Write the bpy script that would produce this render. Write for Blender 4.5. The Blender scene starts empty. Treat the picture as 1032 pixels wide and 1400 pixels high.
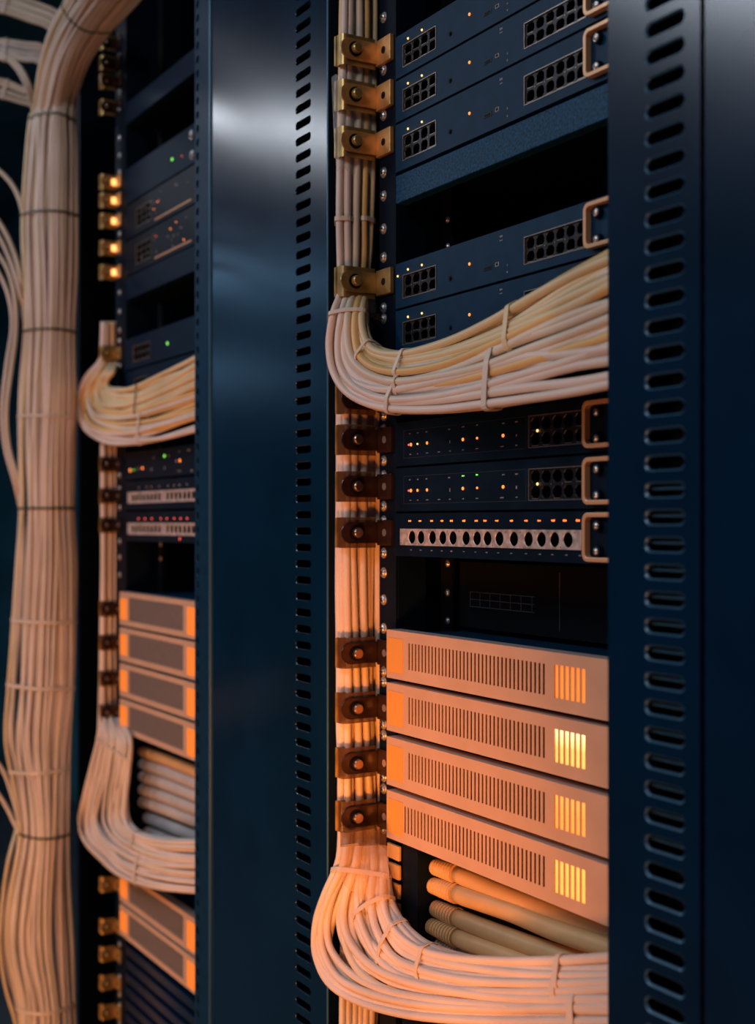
import bpy, bmesh, math, random
from mathutils import Vector, Matrix, noise
random.seed(7)
sc = bpy.context.scene
COL = sc.collection
# ---------------------------------------------------------------- camera, world, light, exposure
F = 1750.0            # focal length in picture pixels (1032x1400 frame)
PX0, PY0 = 516.0, 715.0   # principal column, horizon row
VPX = -530.0          # vanishing column of the rack row
TH = math.atan((PX0 - VPX) / F)
CC, SS = math.cos(TH), math.sin(TH)
HC = 1.2              # lens height above the floor
cam_d = bpy.data.cameras.new('camera')
cam = bpy.data.objects.new('camera', cam_d); COL.objects.link(cam)
cam.location = (0, 0, HC)
cam.rotation_euler = Vector((-CC, SS, 0)).to_track_quat('-Z', 'Y').to_euler()
cam_d.sensor_fit = 'VERTICAL'; cam_d.sensor_height = 36.0
cam_d.lens = 36.0 * F / 1400.0
cam_d.shift_y = (PY0 - 700.0) / 1400.0
cam_d.clip_start = 0.02; cam_d.clip_end = 30
cam_d.dof.use_dof = True; cam_d.dof.focus_distance = 1.15; cam_d.dof.aperture_fstop = 4.6
sc.camera = cam

w = bpy.data.worlds.new('world'); sc.world = w; w.use_nodes = True
w.node_tree.nodes['Background'].inputs[0].default_value = (0.02, 0.10, 0.22, 1)
w.node_tree.nodes['Background'].inputs[1].default_value = 0.16

def area(name, loc, target, sx, sy, col, power, spread=180):
    d = bpy.data.lights.new(name, 'AREA'); d.shape = 'RECTANGLE'; d.size = sx; d.size_y = sy
    d.color = col; d.energy = power; d.spread = math.radians(spread)
    o = bpy.data.objects.new(name, d); COL.objects.link(o); o.location = loc
    o.rotation_euler = (Vector(target) - Vector(loc)).to_track_quat('-Z', 'Y').to_euler()
    return o
# ceiling luminaire over the aisle, cool white; blue aisle light; warm low light at the right
area('ceiling_tube', (-3.2, -0.38, 2.31), (-3.2, -0.37, 0.0), 0.12, 0.80, (0.84, 0.90, 1.0), 8.5)
area('ceiling_tube', (-5.2, -1.15, 2.31), (-5.2, -1.14, 0.0), 0.16, 1.1, (0.30, 0.62, 1.0), 5)
area('ceiling_tube', (-8.6, -2.3, 2.31), (-8.6, -2.29, 0.0), 0.2, 1.8, (0.30, 0.62, 1.0), 13)
area('ceiling_tube', (-2.05, -1.0, 2.46), (-2.05, -0.99, 0.0), 0.16, 0.9, (0.80, 0.88, 1.0), 14)
area('aisle_blue_lamp', (-1.2, -1.7, 2.5), (-1.3, 0.6, 1.6), 1.8, 0.8, (0.30, 0.62, 1.0), 8)
area('front_cool_lamp', (-0.3, -0.9, 2.3), (-1.1, 0.6, 1.5), 0.4, 0.4, (1.0, 0.89, 0.82), 6.8)
area('warm_low_lamp', (-0.50, -0.80, 0.25), (-1.10, 0.62, 0.45), 0.45, 0.35, (1.0, 0.38, 0.14), 3.8, 100)
area('warm_side_lamp', (-0.45, 0.12, 0.72), (-1.12, 0.63, 0.98), 0.12, 0.12, (1.0, 0.27, 0.03), 0.62, 48)
area('warm_aisle_lamp', (-1.3, -1.6, 0.20), (-2.05, 0.62, 0.25), 0.6, 0.3, (1.0, 0.36, 0.06), 5.2, 85)
sc.view_settings.view_transform = 'Standard'
sc.view_settings.look = 'None'
sc.view_settings.exposure = 0.0
sc.view_settings.gamma = 1.0
sc.view_settings.use_curve_mapping = False

# ---------------------------------------------------------------- survey helpers
def P(px, py, Y):
    """point of the vertical plane at distance Y in front of the camera path, seen at a photo position"""
    t = (px - PX0) / F
    if Y < 0: z = Y / (-CC + SS * t); Y = z * (SS + CC * t)     # negative: the plane X = that value
    elif Y > 1: z = Y; Y = z * (SS + CC * t)                     # above 1: distance along the lens axis
    else: z = Y / (SS + CC * t)
    return Vector((z * (-CC + SS * t), Y, HC + (PY0 - py) / F * z))
def XY(px, Y):
    return P(px, PY0, Y).x
def ZY(px, py, Y):
    return P(px, py, Y).z

# ---------------------------------------------------------------- materials
def mat(name, col, rough=0.5, metal=0.0, spec=0.5, bump=0.0, bscale=400, var=0.0, vscale=30, emit=None, estr=0.0, alpha=1.0, trans=0.0, coat=0.0):
    m = bpy.data.materials.new(name); m.use_nodes = True
    nt = m.node_tree; b = nt.nodes['Principled BSDF']
    b.inputs['Base Color'].default_value = (*col, 1)
    b.inputs['Roughness'].default_value = rough
    b.inputs['Metallic'].default_value = metal
    b.inputs['Specular IOR Level'].default_value = spec
    b.inputs['Coat Weight'].default_value = coat
    b.inputs['Transmission Weight'].default_value = trans
    b.inputs['Alpha'].default_value = alpha
    tc = nt.nodes.new('ShaderNodeTexCoord')
    if var > 0:
        n = nt.nodes.new('ShaderNodeTexNoise'); n.inputs['Scale'].default_value = vscale; n.inputs['Detail'].default_value = 5
        nt.links.new(tc.outputs['Object'], n.inputs['Vector'])
        r = nt.nodes.new('ShaderNodeMix'); r.data_type = 'RGBA'
        r.inputs[6].default_value = (*[c * (1 - var) for c in col], 1)
        r.inputs[7].default_value = (*[min(1, c * (1 + var)) for c in col], 1)
        ct = nt.nodes.new('ShaderNodeMapRange'); ct.inputs['From Min'].default_value = 0.36; ct.inputs['From Max'].default_value = 0.64
        nt.links.new(n.outputs['Fac'], ct.inputs['Value'])
        nt.links.new(ct.outputs['Result'], r.inputs[0]); nt.links.new(r.outputs[2], b.inputs['Base Color'])
        mr = nt.nodes.new('ShaderNodeMapRange')
        mr.inputs['To Min'].default_value = max(0.03, rough * (1 - var * 0.5)); mr.inputs['To Max'].default_value = min(1, rough * (1 + var * 0.5))
        nt.links.new(n.outputs['Fac'], mr.inputs['Value']); nt.links.new(mr.outputs['Result'], b.inputs['Roughness'])
    if bump > 0:
        n2 = nt.nodes.new('ShaderNodeTexNoise'); n2.inputs['Scale'].default_value = bscale; n2.inputs['Detail'].default_value = 3
        nt.links.new(tc.outputs['Object'], n2.inputs['Vector'])
        bp = nt.nodes.new('ShaderNodeBump'); bp.inputs['Strength'].default_value = bump; bp.inputs['Distance'].default_value = 0.0006
        nt.links.new(n2.outputs['Fac'], bp.inputs['Height']); nt.links.new(bp.outputs['Normal'], b.inputs['Normal'])
    if emit:
        b.inputs['Emission Color'].default_value = (*emit, 1); b.inputs['Emission Strength'].default_value = estr
    return m
M = {
 'navy': mat('navy_powder_coat', (0.0012, 0.015, 0.043), 0.205, 0, 0.5, 0, 900, 0.16, 9),
 'navy2': mat('navy_face', (0.002, 0.028, 0.070), 0.45, 0, 0.16, 0, 900, 0.12, 60),
 'blank': mat('textured_blue_blank', (0.005, 0.050, 0.115), 0.5, 0, 0.2, 0, 700, 0.75, 420),
 'dark': mat('dark_blue_black', (0.002, 0.007, 0.017), 0.5, 0, 0.12, 0.2, 700),
 'face_black': mat('black_face', (0.002, 0.008, 0.020), 0.45, 0, 0.14, 0, 700, 0.2, 30),
 'black': mat('black_inside', (0.0015, 0.002, 0.004), 0.8, 0, 0.1),
 'hole': mat('port_black', (0.001, 0.0015, 0.003), 0.6, 0, 0.2),
 'navy_far': mat('deep_navy_face', (0.0016, 0.014, 0.036), 0.5, 0, 0.10),
 'port': mat('port_housing', (0.012, 0.012, 0.015), 0.35, 0.3, 0.5, 0.3, 500),
 'rim': mat('pale_rim', (0.45, 0.36, 0.30), 0.35, 0.8),
 'jack': mat('jack_strip_metal', (0.60, 0.50, 0.46), 0.42, 0.35, 0.5, 0.3, 300, 0.3, 150),
 'cream': mat('cream_cable_jacket', (0.74, 0.63, 0.50), 0.42, 0, 0.45, 0.05, 200, 0.10, 9),
 'straw': mat('straw_cable_jacket', (0.76, 0.60, 0.36), 0.42, 0, 0.45, 0.05, 200, 0.10, 9),
 'pinkish': mat('pale_cable_jacket', (0.76, 0.63, 0.55), 0.40, 0, 0.45, 0.05, 200, 0.10, 9),
 'amber': mat('amber_cable_jacket', (0.78, 0.50, 0.20), 0.42, 0, 0.45, 0.05, 200, 0.10, 9),
 'tie': mat('pale_plastic_tie', (0.72, 0.60, 0.50), 0.35, 0, 0.5),
 'green_tie': mat('dark_green_twist_tie', (0.06, 0.065, 0.025), 0.5),
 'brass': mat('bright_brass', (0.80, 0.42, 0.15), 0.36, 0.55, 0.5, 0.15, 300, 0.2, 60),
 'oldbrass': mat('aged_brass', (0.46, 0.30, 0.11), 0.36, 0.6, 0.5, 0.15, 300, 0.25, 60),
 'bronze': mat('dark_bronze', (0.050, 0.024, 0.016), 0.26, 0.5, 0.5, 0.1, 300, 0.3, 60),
 'smoke': mat('smoked_amber_plastic', (0.12, 0.055, 0.022), 0.16, 0, 0.6, 0, 1, 0, 1, None, 0, 0.66),
 'steel': mat('bright_screw_steel', (0.72, 0.70, 0.68), 0.34, 0.85),
 'beige': mat('beige_enamel', (0.60, 0.39, 0.27), 0.45, 0, 0.3, 0.1, 900, 0.06, 20),
 'beige_edge': mat('beige_enamel_edge', (0.50, 0.40, 0.36), 0.45, 0, 0.4),
 'grille': mat('grey_grille', (0.20, 0.165, 0.15), 0.6, 0, 0.3, 1.0, 1200, 0.3, 1300),
 'handle': mat('copper_handle', (0.80, 0.46, 0.25), 0.33, 0.3, 0.5, 0.1, 300),
 'conduit': mat('conduit_plastic', (0.70, 0.44, 0.20), 0.42, 0, 0.45, 0.1, 300, 0.15, 12),
 'conduit_grey': mat('grey_conduit_plastic', (0.50, 0.46, 0.44), 0.45, 0, 0.4, 0.1, 300, 0.15, 12),
 'comb': mat('finger_duct_plastic', (0.70, 0.42, 0.17), 0.5),
 'print': mat('pale_print', (0.33, 0.30, 0.30), 0.6),
 'outline': mat('thin_outline_print', (0.05, 0.055, 0.065), 0.6),
 'edge': mat('edge_highlight', (0.045, 0.13, 0.22), 0.35, 0.2, 0.5),  # highlight put into the colour of slot lips, bead, fold and rungs
 'led_o': mat('led_orange', (1, 0.3, 0.05), 0.4, emit=(1.0, 0.24, 0.04), estr=1.7),
 'led_w': mat('warm_glint', (1, 0.6, 0.2), 0.4, emit=(1.0, 0.56, 0.18), estr=1.8),
 'led_g': mat('led_green', (0.2, 1, 0.1), 0.4, emit=(0.25, 1.0, 0.10), estr=1.4),
 'led_r': mat('led_red', (1, 0.1, 0.08), 0.4, emit=(1.0, 0.12, 0.08), estr=1.0),
 'win': mat('amber_window', (0.80, 0.36, 0.08), 0.35, emit=(1.0, 0.30, 0.03), estr=0.03, bump=0.5, bscale=60),
 'win_bright': mat('bright_amber_window', (0.80, 0.25, 0.04), 0.4, emit=(1.0, 0.24, 0.03), estr=0.5),
 'floor': mat('floor_vinyl', (0.06, 0.07, 0.08), 0.5, 0, 0.4, 0.2, 80, 0.2, 6),
 'wall': mat('teal_wall_paint', (0.04, 0.16, 0.20), 0.7, 0, 0.3, 0.3, 60, 0.25, 3),
}
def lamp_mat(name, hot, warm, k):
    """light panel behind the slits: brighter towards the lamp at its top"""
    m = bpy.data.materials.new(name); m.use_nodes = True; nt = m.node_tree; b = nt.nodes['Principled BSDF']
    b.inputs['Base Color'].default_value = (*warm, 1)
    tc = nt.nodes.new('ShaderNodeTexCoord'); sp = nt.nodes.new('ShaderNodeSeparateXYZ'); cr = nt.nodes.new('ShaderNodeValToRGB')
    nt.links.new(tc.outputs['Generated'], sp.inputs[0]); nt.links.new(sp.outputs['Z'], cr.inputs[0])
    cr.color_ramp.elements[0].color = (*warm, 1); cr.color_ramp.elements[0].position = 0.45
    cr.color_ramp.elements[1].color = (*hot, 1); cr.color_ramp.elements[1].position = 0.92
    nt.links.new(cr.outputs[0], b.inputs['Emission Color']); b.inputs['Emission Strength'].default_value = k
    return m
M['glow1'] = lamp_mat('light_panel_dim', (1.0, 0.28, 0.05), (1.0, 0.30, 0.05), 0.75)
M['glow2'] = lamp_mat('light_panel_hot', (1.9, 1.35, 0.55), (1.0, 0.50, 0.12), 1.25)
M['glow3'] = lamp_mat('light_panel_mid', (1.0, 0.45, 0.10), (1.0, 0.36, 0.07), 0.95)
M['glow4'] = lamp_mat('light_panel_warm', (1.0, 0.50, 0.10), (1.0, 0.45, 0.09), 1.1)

# ---------------------------------------------------------------- mesh helpers
class MB:
    def __init__(s): s.v = []; s.f = []; s.mi = []
    def add(s, vs, fs, mi=0):
        o = len(s.v); s.v += [tuple(x) for x in vs]; s.f += [tuple(i + o for i in f) for f in fs]; s.mi += [mi] * len(fs)
    def box(s, x0, x1, y0, y1, z0, z1, mi=0):
        if x1 < x0: x0, x1 = x1, x0
        if y1 < y0: y0, y1 = y1, y0
        if z1 < z0: z0, z1 = z1, z0
        s.add([(x0,y0,z0),(x1,y0,z0),(x1,y1,z0),(x0,y1,z0),(x0,y0,z1),(x1,y0,z1),(x1,y1,z1),(x0,y1,z1)],
              [(0,3,2,1),(4,5,6,7),(0,1,5,4),(1,2,6,5),(2,3,7,6),(3,0,4,7)], mi)
    def prism(s, pts, axis, a, b, mi=0):
        """closed outline (u,v) extruded from a to b along axis 'x' (u=y,v=z) or 'y' (u=x,v=z)"""
        n = len(pts)
        f = (lambda u, v, w: (w, u, v)) if axis == 'x' else (lambda u, v, w: (u, w, v))
        vs = [f(u, v, a) for u, v in pts] + [f(u, v, b) for u, v in pts]
        fs = [tuple(range(n)), tuple(range(2*n-1, n-1, -1))] + [(i, i+n, (i+1) % n + n, (i+1) % n) for i in range(n)]
        s.add(vs, fs, mi)
    def cyl(s, c, axis, r, h, n=16, r2=None, mi=0):
        r2 = r if r2 is None else r2
        a = Vector(axis).normalized(); u = a.orthogonal().normalized(); v = a.cross(u); c = Vector(c)
        vs = [c + (u*math.cos(2*math.pi*i/n) + v*math.sin(2*math.pi*i/n))*r for i in range(n)]
        vs += [c + a*h + (u*math.cos(2*math.pi*i/n) + v*math.sin(2*math.pi*i/n))*r2 for i in range(n)]
        s.add(vs, [tuple(range(n-1, -1, -1)), tuple(range(n, 2*n))] + [(i, (i+1) % n, (i+1) % n + n, i+n) for i in range(n)], mi)
    def tube(s, pts, rads, n=8, caps=True, mi=0):
        pts = [Vector(p) for p in pts]
        if not hasattr(rads, '__len__'): rads = [rads]*len(pts)
        t = (pts[1]-pts[0]).normalized(); u = t.orthogonal().normalized(); vs = []
        for k, p in enumerate(pts):
            tt = (pts[min(k+1, len(pts)-1)] - pts[max(k-1, 0)]).normalized()
            u = (u - tt*u.dot(tt)).normalized(); v = tt.cross(u)
            for i in range(n):
                a = 2*math.pi*i/n; vs.append(p + (u*math.cos(a) + v*math.sin(a))*rads[k])
        fs = []
        for k in range(len(pts)-1):
            for i in range(n):
                j = (i+1) % n; fs.append((k*n+i, k*n+j, (k+1)*n+j, (k+1)*n+i))
        if caps: fs += [tuple(range(n-1, -1, -1)), tuple(range((len(pts)-1)*n, len(pts)*n))]
        s.add(vs, fs, mi)
    def hole_cell(s, x0, x1, z0, z1, hole, y, depth, cham=0.0005, cap=True, mi=0, him=1, cmi=None):
        """one cell of a plate facing -Y with a through hole: hole = outline (x,z), counter-clockwise seen from -Y"""
        n = len(hole); cx = sum(p[0] for p in hole)/n; cz = sum(p[1] for p in hole)/n
        def out(p):
            dx, dz = p[0]-cx, p[1]-cz
            k = min(((x1-cx)/dx if dx > 0 else (x0-cx)/dx) if abs(dx) > 1e-9 else 1e9, ((z1-cz)/dz if dz > 0 else (z0-cz)/dz) if abs(dz) > 1e-9 else 1e9)
            return (cx+dx*k, cz+dz*k)
        import math as _m
        ring = []  # outline of the cell: projected points plus its four corners in angular order
        items = [(_m.atan2(p[1]-cz, p[0]-cx), 'h', i) for i, p in enumerate(hole)] + [(_m.atan2(c[1]-cz, c[0]-cx), 'c', c) for c in ((x0,z0),(x1,z0),(x1,z1),(x0,z1))]
        items.sort(key=lambda q: q[0])
        hs = [(p[0], y, p[1]) for p in hole]
        sc_ = lambda p, k: (p[0] + (cx-p[0])*k, p[1] + (cz-p[1])*k)
        size = max(abs(p[0]-cx)+abs(p[1]-cz) for p in hole); kk = min(0.3, cham/size*1.6)
        ins = lambda d: math.copysign(min(cham, abs(d)*0.5), d) if abs(d) > 1e-9 else 0.0
        hi = [(p[0]-ins(p[0]-cx), y+cham, p[1]-ins(p[1]-cz)) for p in hole]
        hb = [(q[0], y+depth, q[2]) for q in hi]
        os_ = [(out(p)[0], y, out(p)[1]) for p in hole]
        cs = [(c[0], y, c[1]) for c in ((x0,z0),(x1,z0),(x1,z1),(x0,z1))]
        vs = hs + hi + hb + os_ + cs; fs = []; mis = []
        for i in range(n):
            j = (i+1) % n
            a1 = _m.atan2(hole[i][1]-cz, hole[i][0]-cx); a2 = _m.atan2(hole[j][1]-cz, hole[j][0]-cx)
            d = (a2-a1) % (2*_m.pi); mid = []
            if d > _m.pi: mid = []
            else:
                for q, c in enumerate(((x0,z0),(x1,z0),(x1,z1),(x0,z1))):
                    ac = _m.atan2(c[1]-cz, c[0]-cx)
                    if 1e-6 < (ac-a1) % (2*_m.pi) < d-1e-6: mid.append(4*n+q)
            fs.append(tuple([i, 3*n+i] + mid + [3*n+j, j])); mis.append(mi)
            fs.append((i, j, n+j, n+i)); mis.append(mi if cmi is None else cmi)
            fs.append((n+i, n+j, 2*n+j, 2*n+i)); mis.append(him)
        if cap: fs.append(tuple(2*n+i for i in range(n))); mis.append(him)
        o = len(s.v); s.v += vs; s.f += [tuple(i+o for i in f) for f in fs]; s.mi += mis
    def build(s, name, mats, parent=None, smooth=False, bevel=0.0, loc=None):
        me = bpy.data.meshes.new(name); me.from_pydata(s.v, [], s.f)
        for m in (mats if isinstance(mats, (list, tuple)) else [mats]): me.materials.append(M[m] if isinstance(m, str) else m)
        me.polygons.foreach_set('material_index', s.mi)
        if smooth: me.polygons.foreach_set('use_smooth', [True]*len(s.f))
        me.update()
        o = bpy.data.objects.new(name, me); COL.objects.link(o)
        if parent is not None: o.parent = parent
        if bevel > 0:
            b = o.modifiers.new('bevel', 'BEVEL'); b.width = bevel; b.segments = 2; b.limit_method = 'ANGLE'; b.angle_limit = math.radians(50)
        return o
def tag(o, label=None, cat=None, group=None, kind=None):
    if label: o['label'] = label
    if cat: o['category'] = cat
    if group: o['group'] = group
    if kind: o['kind'] = kind
    return o
def thing(name, label, cat, loc=(0,0,0), group=None):
    o = bpy.data.objects.new(name, None); COL.objects.link(o); o.location = loc; o.empty_display_size = 0.02
    return tag(o, label, cat, group)
def copy_tree(o, parent=None):
    c = o.copy(); COL.objects.link(c); c.parent = parent
    for ch in list(o.children): copy_tree(ch, c)
    return c
def rrect(cx, cz, w, h, r, n=4):
    r = min(r, w/2-1e-6, h/2-1e-6); pts = []
    for qx, qz, a0 in ((1,-1,-90),(1,1,0),(-1,1,90),(-1,-1,180)):
        for i in range(n+1):
            a = math.radians(a0+90*i/n); pts.append((cx+qx*(w/2-r)+r*math.cos(a), cz+qz*(h/2-r)+r*math.sin(a)))
    return pts
def circ(cx, cz, rx, rz, n=16):
    return [(cx+rx*math.cos(2*math.pi*i/n), cz+rz*math.sin(2*math.pi*i/n)) for i in range(n)]
def spline(ctrl, per=5):
    c = [ctrl[0]*2-ctrl[1]] + list(ctrl) + [ctrl[-1]*2-ctrl[-2]]; out = []
    for k in range(1, len(c)-2):
        p0, p1, p2, p3 = c[k-1:k+3]
        for i in range(per):
            t = i/per
            out.append(0.5*((2*p1)+(p2-p0)*t+(2*p0-5*p1+4*p2-p3)*t*t+(3*p1-p0-3*p2+p3)*t**3))
    out.append(c[-2]); return out

# ---------------------------------------------------------------- the room
def structure(name, b, m):
    o = MB(); o.box(*b); return tag(o.build(name, m), kind='structure')
structure('floor', (-10.0, 2.2, -4.6, 1.75, -0.05, 0.0), 'floor')
structure('wall_back', (-10.0, 2.2, 1.70, 1.80, 0.0, 2.7), 'wall')
structure('wall_left', (-10.0, -9.9, -4.6, 1.70, 0.0, 2.7), 'wall')
structure('ceiling', (-10.0, 2.2, -4.6, 1.80, 2.7, 2.75), 'wall')

YR = 0.6524           # rail plane of the main rack
YD = 0.6475           # faces of its devices
YL = 0.668            # rail plane of the far rack
YLD = 0.664
XR_MAIN = -0.60
# ---------------------------------------------------------------- racks
def screw_mesh(r=0.0034, h=0.0024):
    s = MB()
    s.cyl((0, 0, 0), (0, -1, 0), r*1.35, 0.0006, 14)
    s.cyl((0, -0.0006, 0), (0, -1, 0), r, h*0.6, 14)
    s.cyl((0, -0.0006-h*0.6, 0), (0, -1, 0), r, h*0.4, 14, r*0.6)
    s.box(-r*0.75, r*0.75, -0.0009-h, -0.0004-h, -r*0.14, r*0.14, 1)
    s.box(-r*0.14, r*0.14, -0.0009-h, -0.0004-h, -r*0.75, r*0.75, 1)
    return s
_sm = screw_mesh().build('screw', ['steel', 'hole'])
SCREW = _sm.data; bpy.data.objects.remove(_sm)
def screw(parent, loc, scale=1.0, rot=None, name='screw'):
    o = bpy.data.objects.new(name, SCREW); COL.objects.link(o); o.parent = parent
    o.location = loc; o.scale = (scale,)*3
    o.rotation_euler = (0, random.uniform(0, 1.5), 0) if rot is None else rot
    return o

def rack(name, label, xl, xr, yr, rail_px, inner_px, screws, pxs, sr):
    t = thing(name, label, 'rack', (0, 0, 0))
    b = MB(); b.box(xl-0.012, xl, yr+0.001, 1.42, 0.03, 2.15); b.build('side_wall', 'dark', t)
    b = MB(); b.box(xr, xr+0.012, yr+0.001, 1.42, 0.03, 2.15); b.build('side_wall', 'dark', t)
    b = MB(); b.box(xl-0.012, xr+0.012, 1.42, 1.43, 0.03, 2.15); b.build('rear_panel', 'black', t)
    b = MB(); b.box(xl-0.012, xr+0.012, yr+0.001, 1.43, 2.15, 2.18); b.build('top_panel', 'dark', t)
    b = MB(); b.box(xl-0.012, xr+0.012, yr+0.001, 1.43, 0.0, 0.03); b.build('bottom_panel', 'dark', t)
    x0, x1 = XY(rail_px[0], yr), XY(rail_px[1], yr)
    b = MB(); b.box(x0, x1, yr, yr+0.0025, 0.03, 2.15); b.box(x1-0.0025, x1, yr+0.0025, yr+0.035, 0.03, 2.15)
    rail = b.build('mounting_rail', 'dark', t, bevel=0.0005)
    for py in screws: screw(rail, P(pxs, py, yr), sr)
    b = MB(); b.box(xr-0.02, xr, yr, yr+0.0025, 0.03, 2.15); b.build('mounting_rail', 'dark', t)
    # inner post, set back, with its own faint screws
    yi = yr+0.05; xi = x1+0.004
    b = MB(); b.box(xi, xi+0.02, yi, yi+0.003, 0.03, 2.15); ip = b.build('inner_post', 'black', t)
    for py in inner_px: screw(ip, (xi+0.012, yi, ZY(540, py, yr)), 0.75)
    return t
main_rack = rack('equipment_rack', 'dark blue near rack holding the slotted beige units and switches', -1.131, XR_MAIN, YR, (518.5, 541), (297, 334, 771, 811, 850),
     (24, 96, 158, 200, 236, 268, 313, 352, 391, 421, 436, 568, 587, 630, 650, 692, 712, 756, 783, 820, 859, 918, 932, 990, 1005, 1062, 1078, 1133), 525, 1.15)
far_rack = rack('equipment_rack', 'dark far rack left of the wide blue panel', XY(108, YL), -1.36, YL, (158, 172), (560, 760, 790),
     (52, 77, 101, 125, 150, 189, 213, 236, 300, 320, 345, 372, 400, 426, 452, 466, 500, 650, 668, 694, 718, 740, 762, 786, 1291, 1314, 1336, 1360, 1374, 1399), 164, 1.0)

# ---------------------------------------------------------------- slotted blue panels
def slot_column(b, x0, x1, sx0, sx1, y, zc, pitch, n0, n1, sh, th, cham=0.0005, edge=0):
    for k in range(n0, n1):
        z = zc + k*pitch
        b.hole_cell(x0, x1, z-pitch/2, z+pitch/2, rrect((sx0+sx1)/2, z, sx1-sx0, sh, sh*0.45), y, th, cham, cap=False, him=edge, cmi=edge)
def z_of(px, Y): return P(px, PY0, Y)
Y1 = 0.62
t = thing('cable_manager', 'wide dark blue slotted cover between the two racks, white sheen near its top', 'cable manager', (XY(370, Y1), Y1, 0))
t.location = (0, 0, 0)
b = MB()
X = lambda px: XY(px, Y1)
p1 = 0.01707
zc = ZY(414, 123.75, Y1); n0 = -int((zc-0.03)/p1); n1 = int((2.15-zc)/p1)
za, zb = zc+(n0-0.5)*p1, zc+(n1-0.5)*p1
b.box(X(290), X(400), Y1, Y1+0.002, za, zb)
slot_column(b, X(400), X(429), X(404), X(425), Y1, zc, p1, n0, n1, 0.0088, 0.002)
b.box(X(429), X(447), Y1, Y1+0.002, za, zb)
b.build('face', 'navy', t)
b = MB(); b.box(X(447), X(448.5), Y1-0.0006, Y1+0.001, za, zb); b.build('folded_edge', 'edge', t, bevel=0.0005)
b = MB(); b.box(X(446.8), X(448.3), Y1+0.001, Y1+0.07, za, zb); b.build('side_return', 'dark', t)
b = MB(); b.box(X(287.3), X(289), Y1-0.002, Y1+0.002, za, zb); b.build('seam_bead', 'edge', t, bevel=0.0007)
b = MB()
b.box(X(274), X(286), Y1, Y1+0.002, za, zb)
slot_column(b, X(266.3), X(274), X(268), X(272), Y1, zc, p1, n0, n1, 0.0105, 0.002)
b.build('side_flange', 'navy2', t)
b = MB(); b.box(X(267), X(270), Y1+0.002, Y1+0.03, za, zb); b.build('return_fold', 'dark', t)
b = MB(); b.box(X(275), X(446), Y1+0.012, Y1+0.016, 0.02, zb); b.build('backing', 'black', t)
b = MB(); b.box(X(275), X(446), Y1+0.002, Y1+0.06, 0.0, za); b.box(X(275), X(446), Y1+0.002, Y1+0.06, zb, zb+0.02); b.build('end_cap', 'dark', t)

Y2 = 0.566
t = thing('cable_manager', 'dark blue slotted cover at the right edge, nearest to the viewer', 'cable manager')
X2 = lambda px: XY(px, Y2)
zc = ZY(908, 32.5, Y2); p2 = 37.5*z_of(908, Y2).x/(-CC+SS*(908-PX0)/F)/F
n0 = -int((zc-0.03)/p2); n1 = int((2.15-zc)/p2); za, zb = zc+(n0-0.5)*p2, zc+(n1-0.5)*p2
b = MB(); b.box(X2(831), X2(875), Y2, Y2+0.002, za, zb)
slot_column(b, X2(875), X2(943), X2(881), X2(936), Y2, zc, p2, n0, n1, 0.0104, 0.0025, 0.0010, 1)
b.box(X2(943), X2(957), Y2, Y2+0.002, za, zb)
b.build('face', ['navy', 'edge'], t)
b = MB(); b.box(X2(831), X2(832.5), Y2, Y2+0.03, za, zb); b.build('folded_edge', 'navy2', t, bevel=0.0005)
b = MB(); b.box(X2(963.5), -0.12, Y2, Y2+0.002, za, zb); b.build('outer_face', 'navy', t)
b = MB(); b.box(X2(955), X2(965), Y2+0.006, Y2+0.008, za, zb); b.build('recessed_seam', 'black', t)
b = MB(); b.box(X2(833), -0.12, Y2+0.026, Y2+0.03, 0.02, zb); b.build('backing', 'black', t)
b = MB(); b.box(X2(840), -0.12, Y2+0.002, Y2+0.05, 0.0, za); b.box(X2(840), -0.12, Y2+0.002, Y2+0.05, zb, zb+0.02); b.build('end_cap', 'dark', t)
k0 = round((ZY(908, 1135, Y2)-zc)/p2); k1 = round((ZY(908, 725, Y2)-zc)/p2)
ladder = MB()
ladder.box(X2(872), X2(880), Y2+0.014, Y2+0.016, za, zb); ladder.box(X2(955), X2(961), Y2+0.014, Y2+0.016, za, zb)
lad = ladder.build('ladder_side', 'dark', t)
rung = None
for k in range(k0-1, k1+2):
    if rung is None:
        rb = MB(); rb.box(X2(872), X2(961), Y2+0.0045, Y2+0.014, -0.0007, 0.0007); rung = rb.build('rung', 'edge', lad, bevel=0.0003); r_ = rung
    else:
        r_ = rung.copy(); COL.objects.link(r_)
    r_.location = (0, 0, zc+k*p2+0.0012)

# ---------------------------------------------------------------- devices
def device(name, label, cat, x0, x1, z0, z1, y, mface, openings, depth=0.32, gap=0.0010, group=None, mch='black'):
    """rack unit: faceplate with real openings, chassis; returns (thing, fx, fz)"""
    t = thing(name, label, cat, (x0, y, z0), group)
    W, Hh = x1-x0, z1-z0-gap
    b = MB(); ops = sorted(openings)   # (ox0, ox1, fz0, fz1) world x, fractions of height
    cur = 0
    for a, c, f0, f1 in ops:
        a -= x0; c -= x0
        b.box(cur, a, 0, 0.003, 0, Hh); b.box(a, c, 0, 0.003, 0, f0*Hh); b.box(a, c, 0, 0.003, f1*Hh, Hh); cur = c
    b.box(cur, W, 0, 0.003, 0, Hh)
    b.build('faceplate', mface, t)
    b = MB(); b.box(0.012, W-0.004, 0.012, depth, 0.001, Hh-0.001); b.build('chassis', mch, t)
    b = MB(); b.box(0.002, W, 0.0032, 0.012, Hh-0.0016, Hh-0.0002); b.box(0.002, W, 0.0032, 0.012, 0.0002, 0.0016); b.build('folded_rim', mface, t)
    return t, W, Hh
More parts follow.
